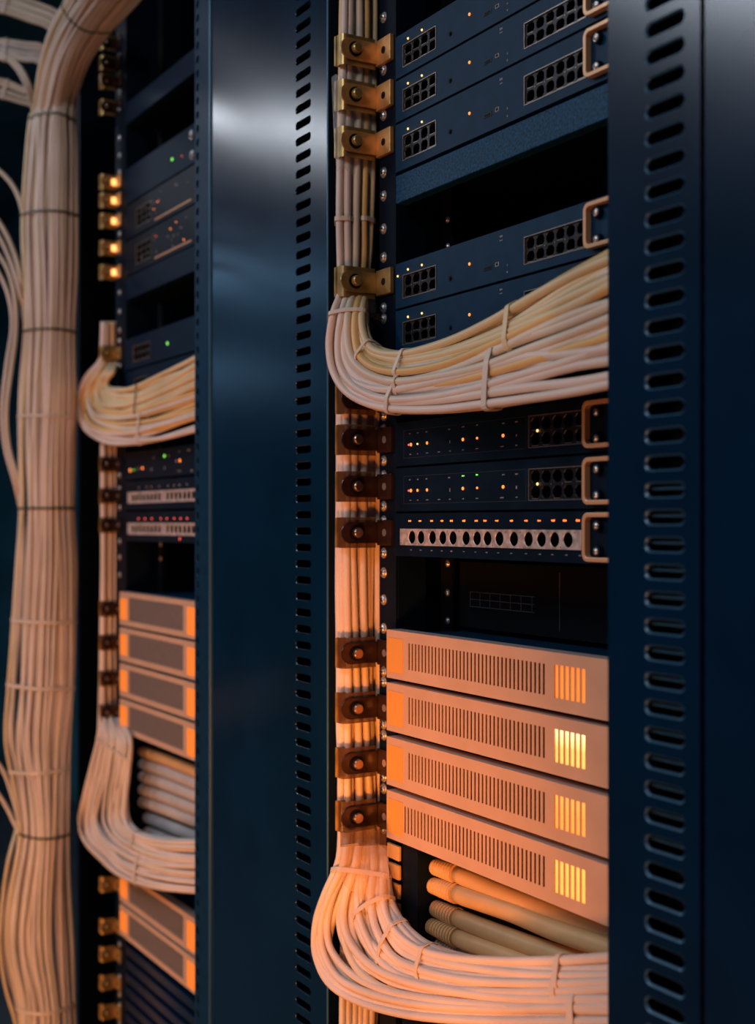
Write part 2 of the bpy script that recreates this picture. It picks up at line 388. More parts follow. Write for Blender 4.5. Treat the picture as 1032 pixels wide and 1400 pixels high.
def led(parent, x, z, m, r=0.0011, y=0.0):
    b = MB(); b.cyl((x, y, z), (0, -1, 0), r, 0.0006, 10); b.cyl((x, y-0.0006, z), (0, -1, 0), r, 0.0006, 10, r*0.4)
    return b.build('indicator_light', m, parent)
def marks(parent, lst, m='print', y=0.0, name='printed_mark'):
    """illegible small print as flat dashes: (x, z, w, h)"""
    b = MB()
    for x, z, w_, h_ in lst:
        n = max(1, int(w_/0.0012)); 
        for i in range(n):
            hh = h_*random.uniform(0.55, 1.0); xx = x-w_/2+w_*(i+0.5)/n
            b.box(xx-w_/n*0.36, xx+w_/n*0.36, y-0.00012, y+0.0001, z-hh/2, z+hh/2)
            if random.random() < 0.6: b.box(xx-w_/n*0.36, xx+w_/n*0.5, y-0.00012, y+0.0001, z+hh*0.3, z+hh*0.5)
    o = b.build(name, m, parent); o['kind'] = 'stuff'; return o
def port_block(parent, x0, x1, z0, z1, cols, rows, y=0.0008, frame='rim'):
    b = MB(); w_ = (x1-x0)/cols; h_ = (z1-z0)/rows
    for i in range(cols):
        for j in range(rows):
            cx, cz = x0+w_*(i+0.5), z0+h_*(j+0.5)
            pts = rrect(cx, cz, w_*0.84, h_*0.84, min(w_, h_)*0.22, 1)
            b.hole_cell(x0+w_*i, x0+w_*(i+1), z0+h_*j, z0+h_*(j+1), pts, y, 0.009, 0.0004, cap=True, him=1, cmi=0)
    o = b.build('port_block', ['port', 'hole'], parent)
    b = MB()
    for i in range(cols+1):          # small bright latch nibs between the ports
        for j in range(rows+1):
            if random.random() < 0.75:
                xx, zz = x0+w_*i, z0+h_*j
                b.box(xx-0.0004, xx+0.0004, y-0.0005, y+0.001, zz-0.0006, zz+0.0006)
    for i in range(cols):
        for j in range(rows):
            cx, cz = x0+w_*(i+0.5), z0+h_*(j+0.5)
            if random.random() < 0.7: b.box(cx-w_*0.30, cx+w_*0.30, y-0.0003, y+0.001, cz-h_*0.43, cz-h_*0.39)
    b.build('latch_pin', 'rim', o)
    b = MB(); e = 0.0006
    b.box(x0-e, x1+e, -0.0005, 0.002, z0-e, z0); b.box(x0-e, x1+e, -0.0005, 0.002, z1, z1+e)
    b.box(x0-e, x0, -0.0005, 0.002, z0, z1); b.box(x1, x1+e, -0.0005, 0.002, z0, z1)
    b.build('block_frame', frame, o)
    return o
def handle(parent, x0, x1, z0, z1, m='handle'):
    n = []; cx, cz = (x0+x1)/2, (z0+z1)/2
    out = rrect(cx, cz, x1-x0, z1-z0, 0.0062, 5); inn = rrect(cx, cz, x1-x0-0.0070, z1-z0-0.0070, 0.0034, 5)
    b = MB(); k = len(out)
    vs = [(p[0], -0.006, p[1]) for p in out]+[(p[0], -0.006, p[1]) for p in inn]+[(p[0], 0.0, p[1]) for p in out]+[(p[0], 0.0, p[1]) for p in inn]
    fs = []
    for i in range(k):
        j = (i+1) % k
        fs += [(i, j, k+j, k+i), (i, 2*k+i, 2*k+j, j), (k+i, k+j, 3*k+j, 3*k+i), (2*k+i, 3*k+i, 3*k+j, 2*k+j)]
    b.add(vs, fs); return b.build('pull_handle', m, parent, bevel=0.0006)
def knobs(t, x, H):
    for f in (0.72, 0.24):
        b = MB(); b.cyl((x, 0, f*H), (0, -1, 0), 0.0046, 0.004, 16, 0.0042); k = b.build('thumb_screw', 'face_black', t, bevel=0.0004)
        screw(k, (x, -0.004, f*H), 0.62)
def fx(px, y=YD): return XY(px, y)

def main_unit_z(py620_top, py620_bot, y=YD):
    return ZY(620, py620_bot, y), ZY(620, py620_top, y)
X0M = fx(541)
switches = []
def make_switch(label, top, bot, has_ear_led=False, odd=False):
    z0, z1 = main_unit_z(top, bot)
    lb = (fx(551), fx(596)); rb = (fx(717), fx(801))
    t, W, H = device('network_switch', label, 'network switch', X0M, XR_MAIN-0.002, z0, z1, YD, 'navy2',
                     [(lb[0], lb[1], 0.19, 0.70), (rb[0], rb[1], 0.18, 0.70)])
    L = lambda px: fx(px)-X0M
    port_block(t, L(551)+0.0003, L(596)-0.0003, 0.195*H, 0.695*H, 4, 2)
    port_block(t, L(717)+0.0003, L(801)-0.0003, 0.185*H, 0.695*H, 6, 2)
    led(t, L(558), 0.80*H, 'led_w', 0.0011); led(t, L(577), 0.80*H, 'led_w', 0.0011)
    led(t, L(642), 0.51*H, 'led_o', 0.0014)
    b = MB(); b.cyl((L(615.5), 0.0005, 0.33*H), (0, -1, 0), 0.0024, 0.0009, 16); b.cyl((L(615.5), -0.0004, 0.33*H), (0, -1, 0), 0.0014, 0.0008, 12); b.build('reset_button', 'hole', t)
    b = MB(); b.box(L(661), L(672), -0.0004, 0.0008, 0.27*H, 0.36*H); b.build('usb_port', ['port'], t, bevel=0.0003)
    b = MB(); b.box(L(662.5), L(670.5), -0.0006, 0.0, 0.29*H, 0.34*H); b.build('usb_slot', 'hole', t)
    marks(t, [(L(685), 0.87*H, 0.0042, 0.0022), (L(685), 0.79*H, 0.0042, 0.0012), (L(693.5), 0.27*H, 0.0013, 0.0022), (L(693.5), 0.13*H, 0.0016, 0.0018)])
    b = MB(); b.box(L(677), L(682), -0.0002, 0, 0.30*H, 0.38*H); b.box(L(678), L(681), -0.0004, 0, 0.315*H, 0.365*H, 1); b.build('indicator_square', ['print', 'hole'], t)
    if has_ear_led: led(t, L(544), 0.72*H, 'led_w', 0.0010)
    handle(t, L(804.5), L(858), 0.10*H, 0.93*H)
    knobs(t, L(820), H)
    return t
make_switch('dark blue network switch at the very top of the near rack, cut by the frame', 1, 64)
make_switch('dark blue network switch second from the top of the near rack', 66, 128)
make_switch('dark blue network switch directly above the speckled blue blank panel', 130, 201)
# speckled blank
z0, z1 = main_unit_z(206, 247)
t = thing('blank_panel', 'speckled blue blank panel under the three upper switches', 'panel', (X0M, YD, z0))
b = MB(); b.box(0, XR_MAIN-X0M-0.002, 0, 0.012, 0, z1-z0); b.build('faceplate', 'blank', t, bevel=0.0008)
b = MB(); b.box(0.0, XR_MAIN-X0M-0.002, 0.012, 0.30, z1-z0-0.002, z1-z0); b.build('tray_top', 'dark', t)
make_switch('dark blue network switch below the black gap, directly above the drooping cable bundle', 334, 401, has_ear_led=True)
make_switch('dark blue network switch half hidden behind the drooping cable bundle', 403, 468)
def make_led_unit(label, top, bot, green):
    z0, z1 = main_unit_z(top, bot); y = YD
    rb = (fx(723), fx(800))
    t, W, H = device('status_panel', label, 'network unit', X0M, XR_MAIN-0.002, z0, z1, y, 'face_black', [(rb[0], rb[1], 0.18, 0.80)])
    L = lambda px: fx(px)-X0M
    o = port_block(t, L(723)+0.0003, L(800)-0.0003, 0.185*H, 0.795*H, 5, 2)
    led(o, L(735), 0.50*H, 'led_w', 0.0012, 0.0)
    for px, m, r in ((559, 'led_r', 0.0010), (562, 'led_o', 0.0016), (571, 'led_w' if not green else 'led_o', 0.0009 if not green else 0.0013), (584, 'led_o', 0.0014), (633, 'led_o', 0.0015), (652.5, 'led_o', 0.0011), (688, 'led_o', 0.0015)):
        led(t, L(px), 0.47*H, m, r)
    x0, x1, a, c, e = L(552), L(719), 0.17*H, 0.80*H, 0.0002
    b = MB(); b.box(x0, x1, -0.0002, 0, a, a+e); b.box(x0, x1, -0.0002, 0, c, c+e); b.box(x0, x0+e, -0.0002, 0, a, c); b.box(x1, x1+e, -0.0002, 0, a, c); b.build('printed_outline', 'outline', t)
    mk = [(L(px), 0.72*H, wd, 0.0013) for px, wd in ((560, 0.003), (571, 0.003), (583, 0.003), (614, 0.0035), (688, 0.004), (706, 0.004))]
    mk += [(L(px), 0.25*H, wd, 0.0011) for px, wd in ((561, 0.003), (571, 0.0025), (584, 0.004), (600, 0.0042), (615, 0.003), (633, 0.003), (652, 0.004), (686, 0.005), (706, 0.003))]
    mk += [(L(615), 0.45*H, 0.0013, 0.0035), (L(706), 0.45*H, 0.002, 0.003)]
    marks(t, mk)
    marks(t, [(L(633), 0.74*H, 0.004, 0.0014), (L(652), 0.745*H, 0.003, 0.0014)], 'led_g' if green else 'print')
    handle(t, L(803), L(858), 0.07*H, 0.95*H)
    knobs(t, L(820), H)
    return t
make_led_unit('black status panel with orange indicator lights, just below the drooping cable bundle', 567, 632, False)
make_led_unit('black status panel with orange lights and two small green marks, above the jack strip unit', 633.5, 698, True)
# jack strip unit
z0, z1 = main_unit_z(699.5, 763)
t, W, H = device('patch_panel', 'black patch panel with a pale strip of fourteen round jacks', 'patch panel', X0M, XR_MAIN-0.002, z0, z1, YD, 'face_black', [(fx(548), fx(796), 0.25, 0.645)])
L = lambda px: fx(px)-X0M
b = MB(); hx = [563.9,576.2,592,606,620,637.8,652.9,667.2,683.5,703.3,723.2,741,759,777.2]
xs = [L(548)] + [(L(a)+L(c))/2 for a, c in zip(hx, hx[1:])] + [L(789)]
for i, px in enumerate(hx):
    w_ = min(0.0062, (xs[i+1]-xs[i])*0.44); c = L(px)
    if i == 0: b.box(L(548), L(556.5), -0.001, 0.002, 0.255*H, 0.64*H)
    b.hole_cell(xs[i] if i else L(556.5), xs[i+1], 0.255*H, 0.64*H, circ(c, 0.445*H, w_, 0.0066, 18), -0.001, 0.012, 0.0005, cap=True, him=1, cmi=0)
b.box(L(789), L(796), -0.001, 0.002, 0.255*H, 0.64*H)
js = b.build('jack_strip', ['jack', 'hole'], t)
for px in (549.5, 554, 570, 584, 599, 613, 629, 645, 660, 675, 693, 713, 732, 750, 768, 787):
    b = MB(); z_ = random.choice((0.30, 0.59))*H; b.cyl((L(px), -0.001, z_), (0, -1, 0), 0.0006, 0.0005, 8); b.build('rivet', 'rim', js)
mk = []
for px in (560, 574, 590, 604, 617, 634, 651, 663, 679, 699, 719, 737, 756, 772, 790):
    mk.append((L(px), 0.82*H, 0.0046, 0.0017))
marks(t, mk[:], 'led_o', name='lit_mark')
marks(t, [(L(px), 0.15*H, 0.0032, 0.0010) for px in (562, 575, 590, 604, 617, 634, 650, 665, 681, 699, 719, 738, 755, 774, 793)])
handle(t, L(803), L(858), 0.04*H, 0.97*H)
knobs(t, L(820), H)
# dark recessed unit
z0, z1 = main_unit_z(772, 868)
t = thing('recessed_unit', 'almost black recessed unit between the jack strip and the beige stack', 'network unit', (fx(548), YD+0.06, z0))
z1 = z1-z0; W = XR_MAIN-fx(548)-0.01
b = MB(); b.box(0.012, W, 0, 0.25, 0.0, z1); b.build('chassis', 'black', t)
b = MB(); x0 = 0.03
for k in range(7): b.box(x0+k*0.016, x0+k*0.016+0.0006, -0.0006, 0, 0.02, 0.034)
for k in range(3): b.box(x0, x0+0.10, -0.0006, 0, 0.02+k*0.007, 0.0206+k*0.007)
b.build('connector_grid', 'outline', t)
b = MB(); b.box(0.165, 0.1656, -0.0006, 0, 0.006, z1-0.006); b.build('seam', 'outline', t)

# beige slotted units
ampY = YR-0.010
XA0, XA1 = XY(528.5, ampY), XR_MAIN-0.004
def make_amp(label, top, bot, glow, first=558, lastslot=True, power=0.0):
    z0, z1 = ZY(529, bot, ampY), ZY(529, top, ampY); H = z1-z0
    t = thing('slotted_unit', label, 'rack unit', (XA0, ampY, z0), None)
    L = lambda px: XY(px, ampY)-XA0
    b = MB()
    f0, f1, g0, g1 = 0.24, 0.78, 0.22, 0.79
    slots = []
    n = 37 if first > 556 else 38
    xa, xb = L(first), L(744.5); pw = (xb-xa)/(n-0.55)
    for i in range(n): slots.append((xa+i*pw, xa+i*pw+pw*0.46, f0, f1))
    lights = []
    la, lb = L(757.5), L(800); lp = (lb-la)/5.75
    for i in range(6): lights.append((la+i*lp, la+i*lp+lp*0.72, g0, g1))
    cur = 0; th = 0.0008; W = XA1-XA0
    b.box(0, W, 0, th, 0, 0.19*H); b.box(0, W, 0, th, 0.81*H, H)
    for a, c, u, v in slots+lights:
        b.box(cur, a, 0, th, 0.19*H, 0.81*H); b.box(a, c, 0, th, 0.19*H, u*H); b.box(a, c, 0, th, v*H, 0.81*H); cur = c
    b.box(cur, W, 0, th, 0.19*H, 0.81*H)
    b.build('faceplate', 'beige', t)
    b = MB(); b.box(0, W, th, 0.016, H-0.0016, H); b.box(0, W, th, 0.016, 0, 0.0016); b.box(0, 0.0016, th, 0.016, 0.0016, H-0.0016)
    b.build('bezel_return', 'beige_edge', t, bevel=0.0006)
    b = MB(); b.box(0.016, W-0.002, 0.0165, 0.30, 0.001, H-0.003); b.build('chassis', 'navy2', t)
    b = MB(); b.box(xa-0.002, xb+0.002, th+0.004, th+0.006, 0.1*H, 0.9*H); b.build('vent_backing', 'hole', t)
    b = MB(); b.box(la-0.001, lb+0.001, th+0.0012, th+0.0022, 0.2*H, 0.81*H); b.build('light_panel', glow, t)
    b = MB(); b.box(L(530), L(551), -0.0004, 0.0, 0.13*H, 0.84*H); b.build('amber_window', 'win', t)
    return t
make_amp('beige slotted unit at the top of the near beige stack, with dim orange slits', 860.5, 926, M['glow1'])
make_amp('beige slotted unit second from the top, with glaring yellow light in its slits', 932.8, 998, M['glow2'])
make_amp('beige slotted unit third from the top of the near stack, soft orange slits', 1006.5, 1072, M['glow3'])
make_amp('beige slotted unit at the bottom of the near stack, just above the ribbed conduits', 1079.5, 1144.5, M['glow4'], first=552.5)

# ---------------------------------------------------------------- far rack devices
X0F = XY(172, YLD); XF1 = -1.372
LF = lambda px: XY(px, YLD)-X0F
def far_unit(label, tl, bl, refpx, face, name='network_switch', cat='network switch', ops=()):
    z0, z1 = ZY(refpx, bl, YLD), ZY(refpx, tl, YLD)
    return device(name, label, cat, X0F, XF1, z0, z1, YLD, face, [(XY(a, YLD), XY(c, YLD), f0, f1) for a, c, f0, f1 in ops])
def blankF(label, tl, bl, refpx):
    z0, z1 = ZY(refpx, bl, YLD), ZY(refpx, tl, YLD)
    t = thing('blank_panel', label, 'panel', (X0F, YLD, z0))
    b = MB(); b.box(0, XF1-X0F, 0, 0.012, 0, z1-z0); b.build('faceplate', 'navy_far', t, bevel=0.0008)
    b = MB(); b.box(0, XF1-X0F, 0.012, 0.25, 0, 0.002); b.build('tray', 'dark', t)
blankF('plain blue blank panel at the top of the far rack', 70, 103, 260)
t, W, H = far_unit('dark blue far unit with a green light, near the top of the far rack', 170, 224, 262, 'navy_far')
led(t, LF(235.5), 0.44*H, 'led_g', 0.0021); led(t, LF(249), 0.36*H, 'led_r', 0.0009)
screw(t, (LF(262), 0, 0.75*H), 1.3); screw(t, (LF(263), 0, 0.22*H), 1.3)
def busy(t, H, n, seed):
    random.seed(seed)
    for i in range(n):
        led(t, LF(random.uniform(200, 263)), random.uniform(0.15, 0.85)*H, random.choice(['led_o', 'print', 'print', 'rim', 'led_r']), random.uniform(0.0008, 0.0015))
    marks(t, [(LF(random.uniform(188, 262)), random.uniform(0.2, 0.8)*H, random.uniform(0.003, 0.008), 0.0025) for i in range(7)])
    b = MB(); b.box(LF(212), LF(262), -0.001, 0, 0.10*H, 0.14*H); b.build('copper_strip', 'handle', t)
for k, (a, c, lb) in enumerate(((226, 279, 'far rack unit speckled with small lights, above its twin with the copper strip'), (281, 335, 'far rack unit speckled with small lights, directly above the blue blank panel'))):
    t, W, H = far_unit(lb, a, c, 262, 'face_black', 'patch_panel', 'patch panel', [(186, 206, 0.2, 0.75)])
    port_block(t, LF(186.3), LF(205.7), 0.21*H, 0.74*H, 3, 3); busy(t, H, 9, 20+k)
random.seed(11)
blankF('plain blue blank panel in the far rack below the two light-speckled units', 337, 372, 262)
t, W, H = far_unit('dark blue unit with a green light, just above the far bundle of drooping cables', 432, 480, 262, 'navy_far', ops=[(182, 205, 0.2, 0.7)])
port_block(t, LF(182.3), LF(204.7), 0.21*H, 0.69*H, 4, 2); led(t, LF(229), 0.45*H, 'led_g', 0.0021)
t, W, H = far_unit('dark blue unit with an orange light, mostly behind the far drooping cables', 482, 530, 262, 'navy_far', ops=[(184, 203, 0.2, 0.7)])
port_block(t, LF(184.3), LF(202.7), 0.21*H, 0.69*H, 4, 2); led(t, LF(229), 0.48*H, 'led_o', 0.0018)
b = None
t, W, H = far_unit('far black unit with a mixed row of orange and green lights', 612, 652, 220, 'face_black', 'status_panel', 'network unit')
for px, m, fz, r in ((178, 'led_o', .34, .0026), (183, 'led_g', .34, .0009), (189, 'print', .36, .0020), (195, 'led_o', .37, .0019), (225, 'led_g', .72, .0019), (231, 'print', .7, .0013), (241, 'print', .5, .0020), (246, 'led_o', .5, .0022)):
    led(t, LF(px), fz*H, m, r)
marks(t, [(LF(210), .7*H, .006, .002), (LF(245), .8*H, .006, .002), (LF(258), .82*H, .01, .003), (LF(245), .15*H, .012, .0015), (LF(262), .12*H, .006, .003), (LF(207), .3*H, .004, .004), (LF(225), .3*H, .003, .007)])
for k, (a, c, lb, m) in enumerate(((654, 696, 'far patch panel with a pale jack strip and grey marks', 'print'), (698, 741, 'far patch panel with a pale jack strip and red lights', 'led_r'))):
    t, W, H = far_unit(lb, a, c, 220, 'face_black', 'patch_panel', 'patch panel', [(175, 268, 0.22, 0.62)])
    b = MB(); xs = [LF(175)+ (LF(268)-LF(175))*i/17 for i in range(18)]
    for i in range(17):
        cx = (xs[i]+xs[i+1])/2
        if i in (0, 9): b.box(xs[i], xs[i+1], -0.001, 0.002, 0.22*H, 0.62*H)
        else: b.hole_cell(xs[i], xs[i+1], 0.22*H, 0.62*H, rrect(cx, 0.42*H, (xs[1]-xs[0])*0.72, 0.26*H, 0.002, 2), -0.001, 0.008, 0.0005, him=1, cmi=0)
    b.build('jack_strip', ['port' if False else 'jack', 'hole'], t)
    random.seed(40+k)
    for i in range(8): led(t, LF(190+i*9.5+random.uniform(-2, 2)), 0.76*H, m, 0.0014)
    if k: led(t, LF(246), 0.12*H, 'led_r', 0.0018)
random.seed(5)
def far_amp(label, tl, bl, grille=True):
    y = YL-0.010; x0 = XY(163.5, y); z0, z1 = ZY(164, bl, y), ZY(164, tl, y); H = z1-z0; W = XF1-x0
    t = thing('slotted_unit', label, 'rack unit', (x0, y, z0)); L = lambda px: XY(px, y)-x0
    b = MB(); g0, g1 = 0.16*H, 0.86*H; a, c = L(176), L(250.5)
    b.box(0, a, 0, 0.003, 0, H); b.box(a, c, 0, 0.003, 0, g0); b.box(a, c, 0, 0.003, g1, H); b.box(c, W, 0, 0.003, 0, H)
    b.build('faceplate', 'beige', t)
    b = MB()
    nx, nz = 44, 1
    for i in range(nx):
        xx = a+(c-a)*(i+0.5)/nx; b.box(xx-(c-a)/nx*0.30, xx+(c-a)/nx*0.30, 0.0012, 0.0022, g0, g1)
    for i in range(9):
        zz = g0+(g1-g0)*(i+0.5)/9; b.box(a, c, 0.0010, 0.0014, zz-0.0011, zz+0.0011)
    gr = tag(b.build('grille', 'grille', t), kind='stuff')
    b = MB(); b.box(a, c, 0.0035, 0.0045, g0, g1); b.build('grille_backing', 'grille', gr)
    b = MB(); b.box(0, W, 0.003, 0.014, H-0.0016, H); b.box(0, 0.0016, 0.003, 0.014, 0, H-0.0016); b.build('bezel_return', 'beige_edge', t)
    b = MB(); b.box(0.014, W-0.002, 0.0145, 0.28, 0.001, H-0.003); b.build('chassis', 'navy2', t)
    b = MB(); b.box(L(164.5), L(173.5), -0.0005, 0, 0.18*H, 0.80*H); b.build('amber_window', 'win_bright', t)
    b = MB(); b.box(L(256), L(269), -0.0005, 0, 0.10*H, 0.84*H); b.build('amber_window', 'win_bright', t)
    return t
far_amp('beige unit with a grey grille, topmost of the upper far stack', 809, 854)
far_amp('beige unit with a grey grille, second from the top of the upper far stack', 857.5, 902.5)
far_amp('beige unit with a grey grille, third from the top of the upper far stack', 906.5, 951)
far_amp('beige unit with a grey grille, lowest of the upper far stack above the grey conduits', 955, 999)
far_amp('beige unit with a grey grille, partly behind the far looping cables', 1187, 1231, )
far_amp('beige unit with a grey grille, lowest thing of beige in the far rack', 1235.5, 1277)
# fins under it
z1 = ZY(172, 1290, YLD)
t = thing('finned_vent', 'dark vent panel of slanting-looking fins at the bottom of the far rack', 'vent panel', (X0F, YLD, z1-0.30))
b = MB(); b.box(0, XF1-X0F, 0.012, 0.2, 0, 0.30); b.build('housing', 'black', t)
fin = None
for k in range(14):
    if fin is None:
        b = MB(); b.box(0, XF1-X0F, 0, 0.013, 0, 0.013); fin = b.build('fin', 'navy', t, bevel=0.001); f_ = fin
    else: f_ = fin.copy(); COL.objects.link(f_)
    f_.location = (0, 0, 0.30-0.016-k*0.0205)

# ---------------------------------------------------------------- cables
def hull2(pts):
    pts = sorted(set(pts))
    def half(ps):
        h = []
        for p in ps:
            while len(h) > 1 and (h[-1][0]-h[-2][0])*(p[1]-h[-2][1])-(h[-1][1]-h[-2][1])*(p[0]-h[-2][0]) <= 0: h.pop()
            h.append(p)
        return h
    a = half(pts); b = half(pts[::-1]); return a[:-1]+b[:-1]
def band(paths, idx, r, width, thick, name, m, parent, tilt=0.0, tail=0):
    """tie drawn tight around the given cable paths at sample idx"""
    cs = [p[idx] for p in paths]; tg = sum(((p[min(idx+1, len(p)-1)]-p[idx-1]).normalized() for p in paths), Vector()).normalized()
    c0 = sum(cs, Vector())/len(cs)
    u = tg.orthogonal().normalized(); v = tg.cross(u)
    # take each path where it crosses the plane
    q = []
    for p in paths:
        best = min(range(max(0, idx-8), min(len(p), idx+9)), key=lambda k: abs((p[k]-c0).dot(tg)))
        d = p[best]-c0
        for i in range(10):
            a = 2*math.pi*i/10; q.append((round(d.dot(u)+math.cos(a)*(r+0.0004), 6), round(d.dot(v)+math.sin(a)*(r+0.0004), 6)))
    h = hull2(q); n = len(h); b = MB(); vs = []
    for s_, th in ((-1, 0), (1, 0), (1, thick), (-1, thick)):
        for x, y in h:
            l = math.hypot(x, y) or 1
            vs.append(c0+u*(x+x/l*th)+v*(y+y/l*th)+tg*(s_*width/2))
    fs = []
    for a in range(4):
        for i in range(n): fs.append((a*n+i, a*n+(i+1) % n, ((a+1) % 4)*n+(i+1) % n, ((a+1) % 4)*n+i))
    b.add(vs, fs)
    return b.build(name, m, parent)
def bundle(label, ctrl, lanes, layers, r, mats, ties=(), crowd=None, bulge=0.0, seed=1, jit=0.05, group=None, per=5, n=8, step=0.0066, name='cable_bundle', wob=0.0, own=1.0):
    """ctrl: list of ((px,py,Y) inner, (px,py,Y) outer). Every cable is a mesh of its own, the ties are parts too."""
    rnd = random.Random(seed)
    A = [P(*a) for a, _ in ctrl]; B = [P(*c) for _, c in ctrl]; K = len(ctrl)
    base = A[-1]; t = thing(name, label, 'cable bundle', (0, 0, 0), group)
    paths = []; info = []
    for lay in range(layers):
        for i in range(lanes):
            v0 = (i+0.5)/lanes+rnd.uniform(-.25,.25)/lanes if lay == 0 else rnd.random()
            v0 = min(0.97, max(0.03, v0)); ph = rnd.uniform(0, 6.28); fr = rnd.uniform(0.35, 0.9); am = jit*rnd.uniform(0.3, 1)
            pts = []
            for k in range(K):
                v = min(1, max(0, v0+am*math.sin(ph+fr*k*own)+rnd.uniform(-wob, wob)))
                p = A[k].lerp(B[k], v); ray = Vector((p.x, p.y, 0)).normalized()
                cw = crowd[k] if crowd else 0.0
                off = lay*step+((i*2) % 3)*step*cw-bulge*(1-(2*v-1)**2)+0.0008*math.sin(ph*2+k)
                q = p+ray*off; q.z = HC+(p.z-HC)*(1+off/max(0.2, math.hypot(p.x, p.y)))
                pts.append(q)
            paths.append(spline(pts, per)); info.append((lay, i, v0))
    for pth, (lay, i, v0) in zip(paths, info):
        b = MB(); b.tube(pth, r*rnd.uniform(0.94, 1.05), n)
        m = mats(v0, lay, rnd) if callable(mats) else mats
        b.build('cable', m, t, smooth=True)
    for tie in ties:
        kf, v_a, v_b, wd, nm, m = tie
        wd *= 1.45 if nm == 'cable_tie' else 1.25
        sel = [p for p, (lay, i, v0) in zip(paths, info) if v_a <= v0 <= v_b]
        if len(sel) > 1: band(sel, min(len(sel[0])-2, max(1, int(kf*per))), r, wd, 0.0009, nm, m, t)
    return t, paths
RC = 0.0039
# upper near bundle: down the column, round, and off to the right
XI, XO = -1.101, -1.101
ctrl1 = [((509,-380,XI),(467,-380,XO)), ((511,-100,XI),(469,-100,XO)), ((512,20,XI),(468,20,XO)), ((511,110,XI),(467,110,XO)),
         ((510,200,XI),(465,200,XO)), ((508,290,XI),(464,290,XO)), ((507,350,XI),(465,350,XO)), ((502,395,XI),(465,398,-1.100)),
         ((499,428,.625),(455,428,.604)), ((502,455,.618),(447,470,.600)), ((512,474,.615),(451,512,.598)), ((532,483,.612),(474,545,.597)),
         ((562,482,.610),(520,564,.597)), ((615,466,.610),(590,565,.597)), ((670,440,.610),(660,556,.597)), ((725,408,.608),(722,545,.596)),
         ((780,376,.606),(780,536,.595)), ((831,349,.605),(831,526,.594)), ((890,320,.605),(890,516,.594))]
crowd1 = [1]*11+[.8,.6,.4,.3,.2,.1,0,0]
def mt1(v, lay, rnd):
    return ('straw' if v < 0.36 and rnd.random() < 0.75 else 'cream' if v < 0.5 else 'pinkish') if rnd.random() < 0.93 else 'amber'
bundle('near upper cable bundle drooping from the brass clamps and sweeping right across the switches', ctrl1, 13, 3, RC, mt1, crowd=crowd1, seed=3, jit=0.09, wob=0.012, bulge=0.004,
       ties=[(5.2, 0, 0.45, .003, 'cable_tie', 'tie'), (5.25, .5, 1, .003, 'cable_tie', 'tie'), (8.2, 0, 1, .0028, 'cable_tie', 'tie'), (10.2, 0, .42, .0028, 'cable_tie', 'tie'), (12.1, 0, .32, .0034, 'cable_tie', 'tie'), (12.2, .33, .62, .0034, 'cable_tie', 'tie'), (12.2, .60, 1, .0036, 'cable_tie', 'tie'),
             (14.6, 0, .36, .0042, 'cable_tie', 'straw'), (14.2, .36, 1, .0048, 'cable_tie', 'tie')])
# lower near bundle: column behind the dark clamps then the low sweep
ctrl2 = [((512,395,XI),(474,400,XI)), ((514,470,XI),(466,470,XI)), ((517,560,XI),(464,560,XI)), ((518,650,XI),(464,650,XI)), ((517,740,XI),(463,740,XI)), ((517,830,XI),(463,830,XI)),
         ((518,920,XI),(464,920,XI)), ((519,1000,XI),(464,1000,XI)), ((521,1080,XI),(465,1080,XI)), ((525,1140,-1.100),(466,1140,-1.100)), ((529,1180,.645),(462,1180,.608)),
         ((532,1222,.632),(444,1222,.600)), ((542,1250,.626),(431,1262,.596)), ((560,1272,.620),(430,1302,.594)), ((592,1291,.616),(449,1343,.594)),
         ((640,1302,.612),(492,1370,.594)), ((700,1308,.610),(560,1388,.594)), ((765,1310,.608),(660,1396,.594)), ((831,1309,.606),(780,1398,.594)), ((890,1306,.605),(890,1400,.594))]
crowd2 = [1]*11+[.7,.5,.4,.3,.3,.3,.2,.1,0]
def mt2(v, lay, rnd): return 'pinkish' if rnd.random() < 0.8 else 'cream'
bundle('near lower cable bundle running behind the dark clamps and sweeping right under the conduits', ctrl2, 11, 3, RC, mt2, crowd=crowd2, seed=9, jit=0.09, wob=0.010,
       ties=[(10.5, 0, 1, .0030, 'cable_tie', 'tie'), (11.6, 0, .5, .0030, 'cable_tie', 'tie'), (13.2, 0, .45, .0034, 'cable_tie', 'tie'), (14.6, 0, .42, .0036, 'cable_tie', 'tie'),
             (17.4, 0, .34, .0042, 'cable_tie', 'tie'), (17.6, .34, .6, .0042, 'cable_tie', 'tie'), (18.0, .55, 1, .0052, 'cable_tie', 'tie')])
ctrl3 = [((508,1175,.652),(474,1175,.628)), ((512,1230,.652),(470,1230,.622)), ((514,1300,.652),(464,1300,.619)), ((512,1400,.652),(462,1400,.616)), ((510,1500,.652),(462,1500,.616)), ((512,1640,.652),(462,1640,.616))]
bundle('pale vertical cables running down to the floor behind the near lower sweep', ctrl3, 6, 2, RC, mt2, crowd=[0]*6, seed=12, jit=0.04)

